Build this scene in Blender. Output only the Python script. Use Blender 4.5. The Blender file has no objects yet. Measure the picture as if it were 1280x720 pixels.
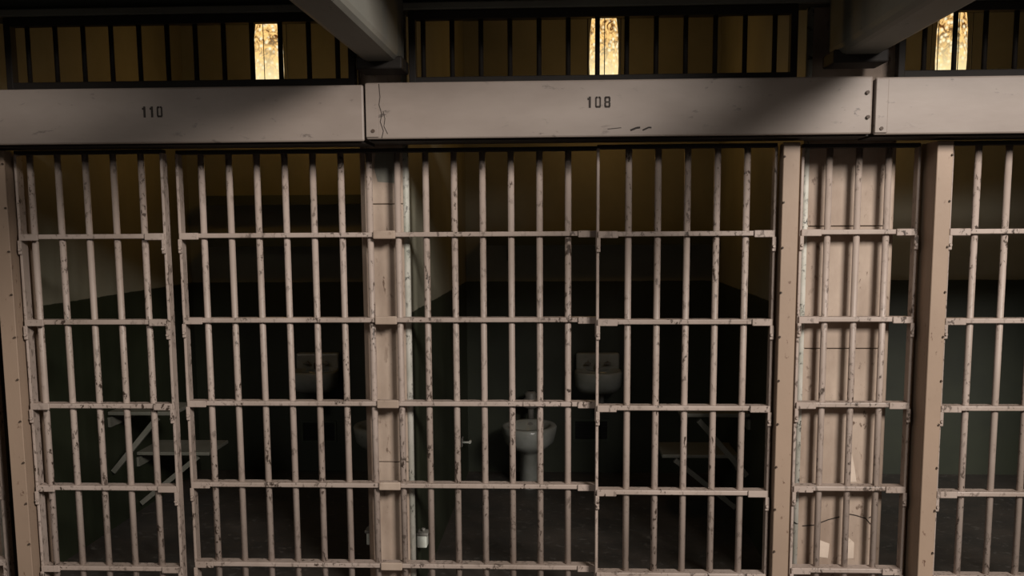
import bpy, bmesh, math, random
from mathutils import Matrix, Vector
random.seed(7)
G = 1.12            # survey units -> metres
ZF = -1.40          # survey height of the floor
def W(x, y, z): return Vector((x*G, y*G, (z-ZF)*G))
scene = bpy.context.scene
C = scene.collection

# ------------------------------------------------------------------ camera
FPX, CY, PIT, YAW, ROL = 1322.0, 460.3, 0.13515, -0.05324, -0.00636
cp, sp, cw, sw = math.cos(PIT), math.sin(PIT), math.cos(YAW), math.sin(YAW)
fwd = Vector((sw*cp, cw*cp, -sp)); right = Vector((cw, -sw, 0)); up = right.cross(fwd)
r2 = right*math.cos(ROL)+up*math.sin(ROL); u2 = -right*math.sin(ROL)+up*math.cos(ROL)
cam = bpy.data.cameras.new('camera'); camo = bpy.data.objects.new('camera', cam); C.objects.link(camo)
m = Matrix((r2, u2, -fwd)).transposed().to_4x4(); m.translation = W(.66, -3.8105, .0337)
camo.matrix_world = m
cam.sensor_width = 36; cam.lens = FPX/1280*36; cam.shift_y = (CY-360)/1280
cam.clip_start = .05; cam.clip_end = 100
scene.camera = camo

# ------------------------------------------------------------------ world, light, exposure
world = bpy.data.worlds.new('world'); scene.world = world; world.use_nodes = True
bg = world.node_tree.nodes['Background']; bg.inputs[0].default_value = (1, .95, .85, 1); bg.inputs[1].default_value = .012
def area(name, loc, target, sx, sy, power, col):
    l = bpy.data.lights.new(name, 'AREA'); l.shape = 'RECTANGLE'; l.size = sx*G; l.size_y = sy*G; l.energy = power; l.color = col
    o = bpy.data.objects.new(name, l); C.objects.link(o)
    o.location = W(*loc); o.rotation_euler = (W(*target)-W(*loc)).to_track_quat('-Z', 'Y').to_euler()
    return o
# daylight from two tall windows high up across the corridor
area('window_daylight', (3.3, -5.0, 2.2), (1.0, 0, -.4), 1.4, 1.2, 530, (1, .935, .87))
area('window_daylight', (-2.3, -5.0, 2.35), (-.2, 0, -.4), 1.3, 1.2, 60, (1, .93, .85))
scene.view_settings.view_transform = 'Standard'; scene.view_settings.look = 'None'
scene.view_settings.gamma = 1; scene.view_settings.use_curve_mapping = False
scene.view_settings.exposure = 0

# ------------------------------------------------------------------ materials
def mat_base(name):
    m = bpy.data.materials.new(name); m.use_nodes = True
    nt = m.node_tree; b = nt.nodes['Principled BSDF']
    return m, nt, b
def noise(nt, scale, detail=4, rough=.55, vec=None, dist=0):
    n = nt.nodes.new('ShaderNodeTexNoise'); n.inputs['Scale'].default_value = scale
    n.inputs['Detail'].default_value = detail; n.inputs['Roughness'].default_value = rough
    n.inputs['Distortion'].default_value = dist
    nt.links.new(vec, n.inputs['Vector']); return n.outputs['Fac']
def ramp(nt, fac, lo, hi):
    r = nt.nodes.new('ShaderNodeMapRange'); r.inputs[1].default_value = lo; r.inputs[2].default_value = hi
    nt.links.new(fac, r.inputs[0]); return r.outputs[0]
def mix(nt, fac, a, b):
    x = nt.nodes.new('ShaderNodeMix'); x.data_type = 'RGBA'
    nt.links.new(fac, x.inputs[0])
    for i, v in ((6, a), (7, b)):
        if isinstance(v, tuple): x.inputs[i].default_value = (*v, 1)
        else: nt.links.new(v, x.inputs[i])
    return x.outputs[2]
def mathn(nt, op, a, b):
    x = nt.nodes.new('ShaderNodeMath'); x.operation = op
    for i, v in enumerate((a, b)):
        if isinstance(v, (int, float)): x.inputs[i].default_value = v
        else: nt.links.new(v, x.inputs[i])
    return x.outputs[0]
def pos(nt, sc=(1, 1, 1)):
    g = nt.nodes.new('ShaderNodeNewGeometry')
    v = nt.nodes.new('ShaderNodeVectorMath'); v.operation = 'MULTIPLY'; v.inputs[1].default_value = sc
    nt.links.new(g.outputs['Position'], v.inputs[0]); return v.outputs[0]
def bump(nt, b, h, strength=.3, dist=.002):
    n = nt.nodes.new('ShaderNodeBump'); n.inputs['Strength'].default_value = strength; n.inputs['Distance'].default_value = dist
    nt.links.new(h, n.inputs['Height']); nt.links.new(n.outputs[0], b.inputs['Normal'])
def paint(name, base, alt, chip, chips=.66, sc=(1, 1, 1), big=3, fine=45, rough=.5, bstr=.3, spec=.4):
    m, nt, b = mat_base(name)
    p = pos(nt, sc)
    col = mix(nt, ramp(nt, noise(nt, big, 5, .6, p), .35, .65), base, alt)
    f = noise(nt, fine, 5, .65, p, .4)
    gate = ramp(nt, noise(nt, big*2.3, 3, .5, p), .40, .62)
    ch = mathn(nt, 'MULTIPLY', ramp(nt, f, chips-.03, chips+.03), gate)
    col = mix(nt, ch, col, chip)
    nt.links.new(col, b.inputs['Base Color'])
    b.inputs['Roughness'].default_value = rough; b.inputs['Specular IOR Level'].default_value = spec
    bump(nt, b, f, bstr)
    return m
M = {}
M['bar'] = paint('bar_paint', (.41, .33, .285), (.30, .235, .195), (.05, .033, .024), .575, (1, 1, .55), 3.2, 60, .48)
M['post'] = paint('post_paint', (.33, .235, .17), (.28, .20, .145), (.10, .05, .03), .66, (1, 1, .6), 2.2, 40, .5)
M['header'] = paint('header_paint', (.275, .228, .197), (.195, .155, .13), (.09, .07, .06), .645, (.5, 1, 1.2), 1.9, 26, .5, .25)
M['end'] = paint('wall_end_paint', (.43, .335, .265), (.28, .205, .155), (.12, .075, .05), .62, (1, 1, .5), 5, 34, .6)
M['bead'] = paint('corner_bead_paint', (.58, .55, .49), (.36, .36, .30), (.03, .03, .025), .57, (1, 1, .8), 7, 55, .55)
M['beam'] = paint('beam_paint', (.19, .19, .165), (.15, .14, .12), (.06, .055, .05), .66, (1, .5, 1), 2, 22, .65)
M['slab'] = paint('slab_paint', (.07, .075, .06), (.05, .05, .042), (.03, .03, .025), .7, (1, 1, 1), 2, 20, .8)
M['transom'] = paint('transom_shade_paint', (.020, .015, .011), (.014, .010, .008), (.01, .007, .006), .66, (1, 1, 1), 4, 40, .7)  # near-black: the shade under the walkway is put into this colour
M['steel'] = paint('dull_steel', (.20, .19, .17), (.13, .12, .105), (.05, .035, .02), .62, (1, 1, 1), 8, 50, .5)
M['furn'] = paint('fold_down_paint', (.20, .19, .16), (.15, .15, .12), (.06, .05, .04), .66, (1, 1, 1), 5, 40, .45)
M['shelf'] = paint('shelf_paint', (.045, .055, .035), (.035, .04, .028), (.02, .02, .015), .68, (1, 1, 1), 4, 30, .6)
M['porcelain'] = paint('stained_porcelain', (.31, .315, .29), (.23, .235, .205), (.12, .11, .08), .68, (1, 1, 1), 7, 25, .25, .05)
M['bolt'] = paint('rusty_bolt', (.07, .045, .03), (.05, .03, .02), (.02, .015, .01), .6, (1, 1, 1), 20, 80, .6)
M['ink'] = paint('stencil_ink', (.018, .011, .008), (.025, .016, .012), (.15, .11, .09), .72, (1, 1, 1), 20, 90, .7)
M['dark'] = paint('vent_shade', (.008, .009, .007), (.006, .006, .005), (.004, .004, .004), .7, (1, 1, 1), 5, 30, .8)
M['patch'] = paint('bare_plaster', (.60, .49, .40), (.52, .42, .34), (.35, .27, .2), .66, (1, 1, 1), 12, 60, .7)
M['white'] = paint('outlet_cover', (.62, .64, .58), (.50, .50, .44), (.15, .13, .1), .66, (1, 1, 1), 20, 60, .4)
M['floor'] = paint('worn_floor', (.06, .05, .042), (.035, .032, .028), (.11, .10, .09), .60, (1, 1, 1), 3.5, 24, .55, .4)
def two_tone():
    m, nt, b = mat_base('two_tone_cell_paint')
    p = pos(nt); s = nt.nodes.new('ShaderNodeSeparateXYZ'); nt.links.new(p, s.inputs[0])
    n1 = noise(nt, 2.5, 5, .6, p); n2 = noise(nt, 14, 5, .6, p)
    upc = mix(nt, ramp(nt, n1, .35, .65), (.27, .255, .19), (.21, .20, .15))
    loc = mix(nt, ramp(nt, n1, .35, .65), (.029, .034, .018), (.019, .023, .012))
    edge = mathn(nt, 'ADD', s.outputs[2], mathn(nt, 'MULTIPLY', n2, .012))
    f = ramp(nt, edge, (-.287-ZF)*G+.003, (-.287-ZF)*G+.007)
    nt.links.new(mix(nt, f, loc, upc), b.inputs['Base Color'])
    b.inputs['Roughness'].default_value = .5; bump(nt, b, n2, .25)
    return m
M['cell'] = two_tone()
def zz(z): return z-ZF
def lamp_glass():
    m, nt, b = mat_base('lit_crackle_glass')
    p = pos(nt)
    v = nt.nodes.new('ShaderNodeTexVoronoi'); v.inputs['Scale'].default_value = 38; nt.links.new(p, v.inputs['Vector'])
    n = noise(nt, 26, 5, .7, p, 1.2)
    c = mix(nt, ramp(nt, n, .40, .56), (.10, .03, .005), (1, .62, .22))
    c = mix(nt, ramp(nt, v.outputs['Distance'], .12, .45), (1, .88, .58), c)
    sz = nt.nodes.new('ShaderNodeSeparateXYZ'); nt.links.new(p, sz.inputs[0])
    hot = mathn(nt, 'ADD', sz.outputs[2], mathn(nt, 'MULTIPLY', n, .35))
    c = mix(nt, ramp(nt, hot, zz(.68)*G+.175, zz(.90)*G+.175), (1, .84, .46), c)
    nt.links.new(c, b.inputs['Emission Color']); b.inputs['Emission Strength'].default_value = 1.15
    b.inputs['Base Color'].default_value = (.3, .2, .1, 1); b.inputs['Roughness'].default_value = .2
    bump(nt, b, n, .5)
    return m
M['lamp'] = lamp_glass()

# ------------------------------------------------------------------ builders
def box(bm, x0, x1, y0, y1, z0, z1, bev=0, seg=2):
    vs = [bm.verts.new((x*G, y*G, z*G)) for x in (x0, x1) for y in (y0, y1) for z in (z0, z1)]
    fs = [bm.faces.new([vs[i] for i in q]) for q in ((0, 1, 3, 2), (4, 6, 7, 5), (0, 4, 5, 1), (2, 3, 7, 6), (0, 2, 6, 4), (1, 5, 7, 3))]
    if bev:
        es = {e for f in fs for e in f.edges}
        bmesh.ops.bevel(bm, geom=list(es), offset=bev*G, segments=seg, profile=.5, affect='EDGES')
    return bm
def B(*a, **k): return box(bmesh.new(), *a, **k)
def tube(bm, a, b, r, n=12, r1=None):
    a = Vector(a)*G; b = Vector(b)*G; r *= G; r1 = r if r1 is None else r1*G
    d = (b-a).normalized(); s = d.orthogonal().normalized(); t = d.cross(s)
    ra = [bm.verts.new(a+(s*math.cos(q)+t*math.sin(q))*r) for q in (2*math.pi*i/n for i in range(n))]
    rb = [bm.verts.new(b+(s*math.cos(q)+t*math.sin(q))*r1) for q in (2*math.pi*i/n for i in range(n))]
    for i in range(n): 
        f = bm.faces.new((ra[i], ra[(i+1) % n], rb[(i+1) % n], rb[i])); f.smooth = True
    bm.faces.new(ra[::-1]); bm.faces.new(rb)
    return bm
def T(*a, **k): return tube(bmesh.new(), *a, **k)
def strut(bm, a, b, w, t):       # rectangular bar from a to b, w across y, t across the other way
    a = Vector(a)*G; b = Vector(b)*G; d = (b-a).normalized(); s = Vector((0, 1, 0)); n = d.cross(s).normalized()
    q = [(s*i*w*G/2+n*j*t*G/2) for i, j in ((-1, -1), (1, -1), (1, 1), (-1, 1))]
    A = [bm.verts.new(a+v) for v in q]; Bv = [bm.verts.new(b+v) for v in q]
    for i in range(4): bm.faces.new((A[i], A[(i+1) % 4], Bv[(i+1) % 4], Bv[i]))
    bm.faces.new(A[::-1]); bm.faces.new(Bv); return bm
def loft(bm, rings, n=28, e=2.0):  # rings of (cx, cy, z, rx, ry)
    L = []
    for cx, cy, z, rx, ry in rings:
        r = []
        for i in range(n):
            q = 2*math.pi*i/n; c, s = math.cos(q), math.sin(q)
            r.append(bm.verts.new(((cx+rx*math.copysign(abs(c)**(2/e), c))*G, (cy+ry*math.copysign(abs(s)**(2/e), s))*G, z*G)))
        L.append(r)
    for a, b in zip(L, L[1:]):
        for i in range(n):
            f = bm.faces.new((a[i], a[(i+1) % n], b[(i+1) % n], b[i])); f.smooth = True
    bm.faces.new(L[0][::-1]); bm.faces.new(L[-1]); return bm
def mesh(name, bm, mat):
    bmesh.ops.recalc_face_normals(bm, faces=bm.faces)
    me = bpy.data.meshes.new(name); bm.to_mesh(me); bm.free(); me.materials.append(M[mat]); return me
def put(name, me, parent=None, at=(0, 0, 0), flip=False):
    """link a part; `at` in survey units relative to the parent"""
    o = bpy.data.objects.new(name, me); C.objects.link(o); o.parent = parent
    o.location = Vector(at)*G
    return o
def tag(o, label, cat=None, group=None, kind=None):
    o['label'] = label
    if cat: o['category'] = cat
    if group: o['group'] = group
    if kind: o['kind'] = kind
    return o
def thing(name, label, cat, x, y, z, group=None, kind=None):
    o = bpy.data.objects.new(name, None); C.objects.link(o); o.location = W(x, y, z); o.empty_display_size = .1
    return tag(o, label, cat, group, kind)
def solid(name, bm, mat, label, cat, kind=None, at=(0, 0, ZF), group=None):
    """one-mesh thing; the bmesh is in survey units relative to `at`"""
    o = bpy.data.objects.new(name, mesh(name, bm, mat)); C.objects.link(o); o.location = W(*at)
    return tag(o, label, cat, group, kind)
def zz(z): return z-ZF

# ------------------------------------------------------------------ the setting
XL, XR = -4.4, 5.4
solid('floor', B(XL, XR, -6.5, 2.4, -.15, 0), 'floor', 'worn dark concrete floor running from corridor into the cells', 'floor', 'structure')
solid('wall_back', B(XL, XR, 2.23, 2.38, 0, zz(1.15)), 'cell', 'rear cell wall, cream above and dark green below', 'wall', 'structure')
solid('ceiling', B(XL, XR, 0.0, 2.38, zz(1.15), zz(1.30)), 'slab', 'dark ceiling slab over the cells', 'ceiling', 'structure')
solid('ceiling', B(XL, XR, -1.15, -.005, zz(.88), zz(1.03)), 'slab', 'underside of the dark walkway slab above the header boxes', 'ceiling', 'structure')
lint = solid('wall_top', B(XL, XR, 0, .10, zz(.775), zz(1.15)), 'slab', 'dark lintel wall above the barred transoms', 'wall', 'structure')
put('lip', mesh('lip', B(XL, XR, -.03, -.001, zz(.775), zz(.80), bev=.004), 'beam'), lint)
def partition(name, x0, x1, label, seams, beadl, beadr):
    w = solid(name, B(x0, x1, .07, 2.23, 0, zz(1.15)), 'cell', label, 'wall', 'structure')
    # plaster end facing the corridor, in blocks divided by seams
    zs = [0]+[zz(s) for s in seams]+[zz(1.15)]
    for a, b in zip(zs, zs[1:]):
        put('end_block', mesh('end_block', B(x0+.016, x1-.016, .055, .072, a+.0015, b-.0015, bev=.002, seg=1), 'end'), w)
    for x, s in ((x0, beadl), (x1, beadr)):
        bm = bmesh.new(); tube(bm, (x+(.010 if x == x0 else -.010), .065, .0), (x+(.010 if x == x0 else -.010), .065, zz(1.14)), .013, 12)
        put('corner_bead', mesh('corner_bead', bm, s), w)
    return w
wl = partition('wall_left', -1.835, -1.516, 'thick partition wall at the far left behind the first steel post', [-.6, .2], 'end', 'bead')
wm = partition('wall_middle', -.092, .080, 'slim partition wall between the two middle cells, pale at its corner', [-.849, .11], 'end', 'bead')
wr = partition('wall_right', 1.497, 1.815, 'wide cracked partition wall behind the narrow three bar grille', [-.42, .02], 'bead', 'end')
solid('wall_end', B(3.27, 3.42, .06, 2.23, 0, zz(1.15)), 'cell', 'partition wall beyond the right hand cell', 'wall', 'structure')
# cracks and bare patches on the wide wall end
def crack(pts, w=.0035):
    bm = bmesh.new()
    for (xa, za), (xb, zb) in zip(pts, pts[1:]): strut(bm, (xa, .0545, zz(za)), (xb, .0545, zz(zb)), .002, w)
    put('crack', mesh('crack', bm, 'ink'), wr)
crack([(1.53, -1.083), (1.575, -1.079)]); crack([(1.593, -1.071), (1.625, -1.058), (1.665, -1.047)])
crack([(1.687, -1.034), (1.725, -1.041), (1.76, -1.052), (1.785, -1.08), (1.798, -1.105)]); crack([(1.772, -1.05), (1.797, -1.038)])
def patch(pts, wall=wr, mat='patch'):
    bm = bmesh.new(); f = bm.faces.new([bm.verts.new((x*G, .0540*G, zz(z)*G)) for x, z in pts])
    r = bmesh.ops.extrude_face_region(bm, geom=[f]); bmesh.ops.translate(bm, vec=(0, .0012*G, 0), verts=[v for v in r['geom'] if isinstance(v, bmesh.types.BMVert)])
    put('bare_patch', mesh('bare_patch', bm, mat), wall)
patch([(1.692, -.915), (1.722, -.913), (1.713, -.86), (1.700, -.80), (1.695, -.84)])
patch([(1.588, -1.20), (1.628, -1.205), (1.632, -1.15), (1.592, -1.135)])
patch([(1.688, -1.205), (1.722, -1.205), (1.722, -1.145), (1.70, -1.125), (1.689, -1.14)])

patch([(-.035, .295), (.05, .296), (.052, .21), (.03, .185), (-.03, .19), (-.042, .24)], wm, 'furn')
# bracket beams under the walkway
def beam(x0, x1, label):
    o = solid('ceiling_beam', B(x0, x1, -1.9, -.002, zz(.583), zz(.88), bev=.03, seg=3), 'beam', label, 'beam', 'structure')
    put('beam_shade_block', mesh('beam_shade_block', B(x0-.012, x1+.012, -.16, -.003, zz(.557), zz(.60), bev=.006), 'transom'), o)  # added dark block for the shade under the beam near the wall
beam(-.045, .088, 'grey chamfered overhead beam meeting the header left of number 108')
beam(1.548, 1.704, 'dim overhead beam reaching out above the right header joint')

# ------------------------------------------------------------------ header boxes
SEG = {'1': [(.006, .013, 0, .036), (.002, .0062, .025, .032)],
       '0': [(0, .005, .003, .033), (.014, .019, .003, .033), (.002, .017, 0, .006), (.002, .0085, .030, .036), (.0105, .017, .030, .036)],
       '8': [(0, .006, .003, .0165), (0, .006, .0195, .033), (.014, .020, .003, .0165), (.014, .020, .0195, .033), (.002, .018, 0, .006), (.002, .018, .030, .036), (.002, .018, .0155, .0205)]}
def header(x0, x1, z0, z1, label, number=None, nx=0, nz=0, splice=None, bolts=()):
    t = thing('header_box', label, 'header box', (x0+x1)/2, -.24, z0, 'steel header boxes over the cell fronts')
    cx = (x0+x1)/2
    put('front_plate', mesh('front_plate', B(x0-cx, x1-cx, 0, .014, 0, z1-z0, bev=.006), 'header'), t)
    put('housing', mesh('housing', B(x0-cx+.002, x1-cx-.002, .014, .225, .006, z1-z0-.006), 'header'), t)
    put('underside_shade', mesh('underside_shade', B(x0-cx+.002, x1-cx-.002, .03, .20, -.004, .006), 'transom'), t)  # added dark plate; the shade under the header is in its colour
    if splice:
        a, b = splice
        put('splice_plate', mesh('splice_plate', B(a-cx, b-cx, -.005, .0, .006, z1-z0-.004, bev=.002, seg=1), 'header'), t)
    for bx, bz in bolts:
        put('bolt', mesh('bolt', T((bx-cx, 0, bz-z0), (bx-cx, -.009, bz-z0), .006, 10), 'bolt'), t)
    if number:
        off = {'110': (0, .026, .052), '108': (0, .027, .057)}[number]
        for ch, o in zip(number, off):
            bm = bmesh.new()
            for a, b, c, d in SEG[ch]: box(bm, nx+o+a-cx, nx+o+b-cx, -.0012, .0005, nz+c-z0, nz+d-z0)
            put('stencil_digit', mesh('stencil_digit', bm, 'ink'), t)
header(-1.69, -.019, .312, .496, 'long tan steel header box stencilled 110 over left cell', '110', -.772, .398)
header(-.013, 1.646, .318, .502, 'long tan steel header box stencilled 108 over middle cell', '108', .722, .412, (-.012, .030), [(1.632, .372), (.012, .345), (1.628, .45)])
hb = [o for o in C.objects if o.name.startswith('header_box')][1]
hx = (-.013+1.646)/2
def mark(name, pts, w):
    bm = bmesh.new()
    for (xa, za), (xb, zb) in zip(pts, pts[1:]): strut(bm, (xa-hx, -.0004, za-.318), (xb-hx, -.0004, zb-.318), .0014, w)
    put(name, mesh(name, bm, 'ink'), hb)
mark('weld_crack', [(.034, .498), (.037, .455), (.033, .43), (.042, .40), (.036, .375), (.046, .345), (.040, .322)], .0022)
mark('weld_crack', [(.046, .41), (.052, .385), (.048, .36), (.06, .335)], .0018)
mark('scrape', [(.865, .338), (.885, .346), (.897, .347)], .006); mark('scrape', [(.905, .338), (.925, .347), (.934, .346)], .005); mark('scrape', [(.79, .343), (.835, .347)], .002)
header(1.653, 3.30, .315, .498, 'unnumbered tan steel header box at the right edge', None, 0, 0, (1.655, 1.695), [(1.676, .335)])

# ------------------------------------------------------------------ bars, doors, posts
S = .1016; HS = .30688
CZ = [-i*HS for i in range(5)]
RB = .0117
BARM = mesh('bar', T((0, 0, .012), (0, 0, zz(.292)), RB, 14), 'bar')
STILEM = mesh('stile', B(-.005, .005, -.0235, .0235, .012, zz(.292), bev=.002, seg=1), 'bar')
def bracket_mesh(s):     # L-shaped angle at the end of a crossbar; s = direction the long leg runs
    bm = bmesh.new()
    xs = sorted((0, .070*s)); box(bm, xs[0], xs[1], -.0335, -.024, -.0135, .0105, bev=.002, seg=1)
    xs = sorted((-.005*s, .009*s)); box(bm, xs[0], xs[1], -.0345, -.0245, -.062, -.012, bev=.002, seg=1)
    return mesh('bracket', bm, 'bar')
BRK = {1: bracket_mesh(1), -1: bracket_mesh(-1)}
BOLT = mesh('bolt', T((0, -.034, 0), (0, -.041, 0), .0062, 8, .0045), 'bar')
XMESH = {}
def crossbar(x0, x1):
    k = round(x1-x0, 4)
    if k not in XMESH: XMESH[k] = mesh('crossbar', B(0, k, -.026, .026, -.0085, .0085, bev=.003, seg=2), 'bar')
    return XMESH[k]
def panel(name, label, cat, xs, x0, x1, y, group=None, ends=(1, 1), zoff=0):
    cx = (x0+x1)/2
    t = thing(name, label, cat, cx, y, ZF, group)
    for x in xs: put('bar', BARM, t, (x-cx, 0, 0))
    for x in (x0, x1): put('stile', STILEM, t, (x-cx, 0, 0))
    for z in CZ:
        put('crossbar', crossbar(x0, x1), t, (x0-cx, 0, zz(z+zoff)))
        for e, x, s in ((ends[0], x0, 1), (ends[1], x1, -1)):
            if e:
                b = put('bracket', BRK[s], t, (x-cx, 0, zz(z+zoff)))
                put('bolt', BOLT, b, (.003*s, 0, -.045))
    put('sill', mesh('sill', B(x0-cx-.008, x1-cx+.008, -.03, .03, 0, .02, bev=.003), 'bar'), t)
    put('head_rail', mesh('head_rail', B(x0-cx-.004, x1-cx+.004, -.02, .02, zz(.290), zz(.304), bev=.003), 'transom'), t)
    return t
# fixed grille across the slim partition wall
gb = panel('fixed_grille', 'wide fixed bar grille crossing in front of the slim partition wall', 'grille', [(i-6.5)*S for i in range(14)], -.742, .766, 0, 'fixed bar grilles', (1, 1))
CPL = mesh('coupling', B(-.040, .040, -.036, -.0245, -.015, .015, bev=.004), 'end')
for z in CZ: put('coupling', CPL, gb, (-.005-(.003), 0, zz(z)))
panel('sliding_door', 'sliding barred door of the left cell under number 110', 'cell door', [-1.2577+i*.1010 for i in range(5)], -1.302, -.773, -.066, 'sliding cell doors')
panel('sliding_door', 'sliding barred door of the middle cell below number 108', 'cell door', [.8706+i*S for i in range(5)], .764, 1.372, -.066, 'sliding cell doors', (1, 1), -.002)
panel('sliding_door', 'sliding barred door partly cut off by the right picture edge', 'cell door', [2.0558+i*S for i in range(5)], 1.962, 2.562, -.066, 'sliding cell doors')
panel('fixed_grille', 'narrow three bar grille in front of the wide cracked wall', 'grille', [1.5723+i*S for i in range(3)], 1.476, 1.874, 0, 'fixed bar grilles')
panel('fixed_grille', 'narrow bar grille at the left edge, mostly hidden by the post', 'grille', [-1.676+(i-1)*S for i in range(3)], -1.874, -1.476, 0, 'fixed bar grilles')
def post(x0, x1, label, bolt_right):
    t = thing('door_post', label, 'post', (x0+x1)/2, 0, ZF, 'riveted steel posts beside the doors')
    h = (x1-x0)/2
    put('face_plate', mesh('face_plate', B(-h, h, -.135, -.125, 0, zz(.302), bev=.002, seg=1), 'post'), t)
    s = 1 if bolt_right else -1
    wx = sorted((s*h, s*(h-.010)))
    wy = sorted((-s*h, -s*(h-.010)))
    put('web', mesh('web', B(wx[0], wx[1], -.125, .03, 0, zz(.302)), 'post'), t)
    put('web', mesh('web', B(wy[0], wy[1], -.125, .03, 0, zz(.302)), 'post'), t)
    put('foot_plate', mesh('foot_plate', B(-h-.004, h+.004, -.14, .03, 0, .008), 'post'), t)
    bmsh = mesh('rivet', T((0, -.134, 0), (0, -.142, 0), .0042, 8, .003), 'bolt')
    for i in range(11): put('rivet', bmsh, t, (s*(h-.005)+random.uniform(-.001, .001), 0, zz(.255-i*.153)))
    return t
post(-1.372, -1.316, 'tan riveted steel post at the far left edge', True)
post(1.386, 1.442, 'tan riveted steel post between door 108 and the narrow grille', False)
post(1.895, 1.948, 'tan riveted steel post with a deep dark side, right of the narrow grille', True)

# ------------------------------------------------------------------ transoms above the header boxes
def transom(x0, x1, label):
    cx = (x0+x1)/2
    t = thing('transom_grille', label, 'transom', cx, 0, .50, 'barred transoms over the header boxes')
    z0, z1 = .0, .273
    put('rail', mesh('rail', B(x0-cx, x1-cx, -.02, .02, z0, z0+.048, bev=.003), 'transom'), t)
    put('rail', mesh('rail', B(x0-cx, x1-cx, -.02, .02, z1-.03, z1, bev=.003), 'transom'), t)
    for x in (x0, x1): put('jamb', mesh('jamb', B(x-cx-.012, x-cx+.012, -.022, .022, z0, z1, bev=.003), 'transom'), t)
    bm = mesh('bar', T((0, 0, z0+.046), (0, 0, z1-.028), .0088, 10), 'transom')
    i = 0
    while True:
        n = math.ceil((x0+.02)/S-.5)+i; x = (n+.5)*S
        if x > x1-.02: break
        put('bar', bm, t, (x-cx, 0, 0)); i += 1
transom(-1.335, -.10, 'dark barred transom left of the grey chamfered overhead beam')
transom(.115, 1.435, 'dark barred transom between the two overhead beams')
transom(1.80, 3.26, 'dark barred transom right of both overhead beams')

# ------------------------------------------------------------------ lamps
def lamp(x, label):
    t = thing('ceiling_lamp', label, 'lamp', x, 1.45, 1.15, 'lit ceiling lamps inside the cells')
    put('canopy', mesh('canopy', loft(bmesh.new(), [(0, 0, -.03, .05, .05), (0, 0, -.015, .085, .085), (0, 0, 0, .09, .09)]), 'steel'), t)
    put('collar', mesh('collar', T((0, 0, -.10), (0, 0, -.03), .055, 16), 'steel'), t)
    put('glass_jar', mesh('glass_jar', loft(bmesh.new(), [(0, 0, -.50, .03, .03), (0, 0, -.485, .052, .052), (0, 0, -.45, .066, .066), (0, 0, -.36, .070, .070), (0, 0, -.22, .068, .068), (0, 0, -.15, .060, .060), (0, 0, -.10, .05, .05)]), 'lamp'), t)
    bm = bmesh.new()
    for i in range(6):
        q = 2*math.pi*(i+.5)/6; c, s = math.cos(q)*.09, math.sin(q)*.09
        tube(bm, (c, s, -.49), (c, s, -.10), .0022, 6); tube(bm, (c, s, -.49), (c*.3, s*.3, -.53), .0022, 6); tube(bm, (c, s, -.10), (c*.6, s*.6, -.075), .0022, 6)
    for z in (-.49, -.12):
        for i in range(18):
            q, r = 2*math.pi*i/18, 2*math.pi*(i+1)/18
            tube(bm, (math.cos(q)*.09, math.sin(q)*.09, z), (math.cos(r)*.09, math.sin(r)*.09, z), .0022, 6)
    put('wire_guard', mesh('wire_guard', bm, 'transom'), t)
    l = bpy.data.lights.new('lamp_bulb', 'POINT'); l.energy = 2.3; l.color = (1, .52, .11); l.shadow_soft_size = .05
    o = bpy.data.objects.new('lamp_bulb', l); C.objects.link(o); o.parent = t; o.location = (0, 0, -.60*G)
lamp(-.80, 'glowing amber glass ceiling lamp seen above header box 110')
lamp(.832, 'glowing amber glass ceiling lamp seen above number 108')
lamp(2.47, 'glowing amber glass ceiling lamp seen at upper right')

# ------------------------------------------------------------------ cell fittings
def sink(x, label):
    t = thing('wall_sink', label, 'sink', x, 2.23, -.92, 'wall sinks in the cells')
    put('backplate', mesh('backplate', B(-.124, .124, -.055, 0, .12, .225, bev=.012, seg=3), 'porcelain'), t)
    cy = -.135
    put('basin', mesh('basin', loft(bmesh.new(), [(0, cy+.03, .01, .085, .08), (0, cy+.02, .025, .115, .11), (0, cy, .06, .130, .128), (0, cy, .125, .134, .134), (0, cy, .137, .130, .130), (0, cy-.01, .137, .110, .098), (0, cy, .10, .095, .085), (0, cy, .06, .05, .045)], 32, 3.2), 'porcelain'), t)
    for s in (-1, 1):
        k = put('tap', mesh('tap', T((s*.055, -.055, .17), (s*.055, -.085, .17), .010, 10), 'steel'), t)
        put('tap_handle', mesh('tap_handle', B(s*.055-.018, s*.055+.018, -.095, -.085, .164, .176, bev=.002, seg=1), 'steel'), k)
    put('spout', mesh('spout', tube(T((0, -.055, .165), (0, -.10, .165), .011, 10), (0, -.095, .168), (0, -.10, .14), .009, 10), 'bolt'), t)
    put('drain_pipe', mesh('drain_pipe', tube(T((.02, cy+.03, .012), (.02, cy+.03, -.10), .016, 10), (.02, cy+.03, -.095), (.02, -.001, -.095), .016, 10), 'steel'), t)
sink(-.785, 'small stained white wall sink in the left cell')
sink(.830, 'small stained white wall sink in the middle cell')
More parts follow.
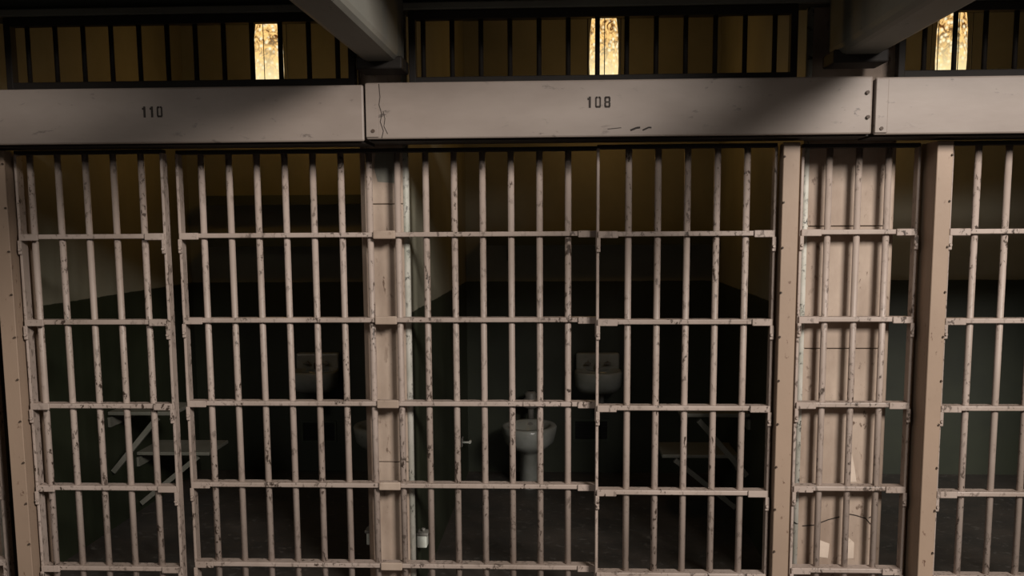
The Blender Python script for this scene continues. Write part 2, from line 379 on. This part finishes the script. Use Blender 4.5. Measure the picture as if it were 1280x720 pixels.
def toilet(x, label):
    t = thing('toilet', label, 'toilet', x, 1.86, ZF, 'seatless toilets in the cells')
    b = put('bowl', mesh('bowl', loft(bmesh.new(), [(0, .06, 0, .064, .115), (0, .06, .02, .062, .11), (0, .05, .035, .056, .105), (0, .03, .195, .055, .12), (0, .02, .215, .07, .135), (0, .01, .235, .112, .165), (0, 0, .265, .136, .188), (0, 0, .315, .147, .197), (0, 0, .342, .150, .198), (0, 0, .35, .144, .191), (0, 0, .35, .113, .155), (0, 0, .32, .10, .14), (0, .01, .25, .05, .07)]), 'porcelain'), t)
    put('flush_pipe', mesh('flush_pipe', tube(T((0, .235, .30), (0, .235, .50), .018, 12), (0, .24, .32), (0, .14, .32), .018, 12), 'steel'), t)
    v = put('flush_valve', mesh('flush_valve', loft(bmesh.new(), [(0, .235, .40, .022, .022), (0, .235, .41, .045, .04), (0, .235, .45, .045, .04), (0, .235, .465, .03, .03), (0, .235, .485, .036, .034), (0, .235, .50, .02, .02)]), 'steel'), t)
    put('lever', mesh('lever', tube(T((.03, .235, .43), (.085, .225, .437), .008, 8), (-.03, .235, .43), (-.06, .235, .43), .014, 8), 'steel'), v)
    put('supply_pipe', mesh('supply_pipe', T((0, .235, .47), (0, .369, .47), .014, 10), 'steel'), t)
toilet(.450, 'white seatless toilet on a narrow pedestal in the middle cell')
toilet(-.365, 'white seatless toilet in the left cell, hidden behind the slim wall bars')
def vent(x, z, label):
    t = thing('wall_vent', label, 'vent', x, 2.23, z, 'low vents in the rear wall')
    put('frame', mesh('frame', box(box(box(B(-.105, .105, -.008, 0, 0, .012), -.105, .105, -.008, 0, .118, .13), -.105, -.093, -.008, 0, .012, .118), .093, .105, -.008, 0, .012, .118), 'shelf'), t)
    put('shade_panel', mesh('shade_panel', B(-.093, .093, -.002, 0, .012, .118), 'dark'), t)  # flat near-black panel standing in for the shade inside the vent
    sl = mesh('slat', B(-.093, .093, -.006, -.002, -.003, .003), 'dark')
    for i in range(5): put('slat', sl, t, (0, 0, .03+i*.0175))
vent(-.80, -1.23, 'dark rectangular vent low below the left cell sink')
vent(.795, -1.215, 'dark rectangular vent low below the middle cell sink')
def shelf(x0, x1, z, label):
    cx = (x0+x1)/2
    t = thing('wall_shelf', label, 'shelf', cx, 2.23, z, 'shelves on the rear cell walls')
    put('board', mesh('board', B(x0-cx, x1-cx, -.18, 0, -.018, 0, bev=.002, seg=1), 'shelf'), t)
    put('front_lip', mesh('front_lip', B(x0-cx, x1-cx, -.186, -.18, -.05, .002), 'shelf'), t)
    for x in (x0-cx+.12, x1-cx-.12):
        put('bracket', mesh('bracket', strut(B(x-.006, x+.006, -.012, 0, -.15, -.018), (x, -.15, -.022), (x, -.008, -.14), .010, .010) if False else B(x-.006, x+.006, -.014, 0, -.14, -.018), 'shelf'), t)
shelf(-1.38, -.16, .200, 'upper dark shelf on the rear wall of the left cell')
shelf(-1.38, -.16, -.030, 'lower dark shelf on the rear wall of the left cell')
shelf(.20, 1.46, -.030, 'dark shelf on the rear wall of the middle cell')
def foldtop(name, label, cat, xw, s, out, y0, y1, z, bx, bz0, bz1):
    """fold-down leaf on a side wall; s = +1 when it reaches towards +x"""
    t = thing(name, label, cat, xw, y0, z, 'fold-down leaves on the cell side walls')
    xs = sorted((s*.002, s*out)); put('leaf', mesh('leaf', B(xs[0], xs[1], 0, y1-y0, -.018, 0, bev=.004), 'furn'), t)
    for y in (.014,): put('brace', mesh('brace', strut(bmesh.new(), (s*.010, y, bz0-z), (s*bx, y, bz1-z), .022, .024), 'furn'), t)
    xs = sorted((s*.001, s*.014)); put('hinge_plate', mesh('hinge_plate', B(xs[0], xs[1], .0, y1-y0, -.075, -.028), 'furn'), t)
foldtop('fold_down_table', 'pale fold-down table on the side wall of the left cell', 'table', -1.516, 1, .32, 1.01, 1.29, -.832, .235, -1.125, -.865)
foldtop('wall_bench', 'low fold-down bench beyond the table in the left cell', 'bench', -1.516, 1, .375, 1.315, 1.62, -1.092, .31, -1.36, -1.12)
foldtop('fold_down_table', 'pale fold-down table on the side wall of the middle cell', 'table', 1.497, -1, .32, 1.01, 1.29, -.832, .235, -1.125, -.865)
foldtop('wall_bench', 'low fold-down bench beyond the table in the middle cell', 'bench', 1.497, -1, .375, 1.315, 1.62, -1.092, .31, -1.36, -1.12)
def outlet(xw, s, y, z, label, d=.030):
    t = thing('outlet_box', label, 'outlet box', xw, y, z, 'small outlet boxes on the slim wall')
    xs = sorted((s*.0, s*d)); put('case', mesh('case', B(xs[0], xs[1], -.02, .03, 0, .055, bev=.004), 'white'), t)
    xs = sorted((s*.0, s*(d+.006))); put('cap', mesh('cap', B(xs[0], xs[1], -.024, .034, .048, .06, bev=.003), 'steel'), t)
    put('stub', mesh('stub', T((s*d*.6, .005, .06), (s*d*.6, .005, .072), .007, 8), 'steel'), t)
outlet(.080, 1, .13, -1.20, 'small white outlet box low on the wall of the middle cell', .038)
outlet(-.092, -1, .16, -1.20, 'small outlet box low on the wall of the left cell', .03)
t = thing('paper_holder', 'tiny metal roll holder on the left wall of middle cell', 'holder', .080, 1.86, -1.17)
put('plate', mesh('plate', B(0, .006, -.03, .03, 0, .05, bev=.002, seg=1), 'steel'), t)
put('arm', mesh('arm', tube(T((.004, -.02, .025), (.045, -.02, .025), .006, 8), (.045, -.022, .025), (.045, .03, .025), .008, 8), 'white'), t)
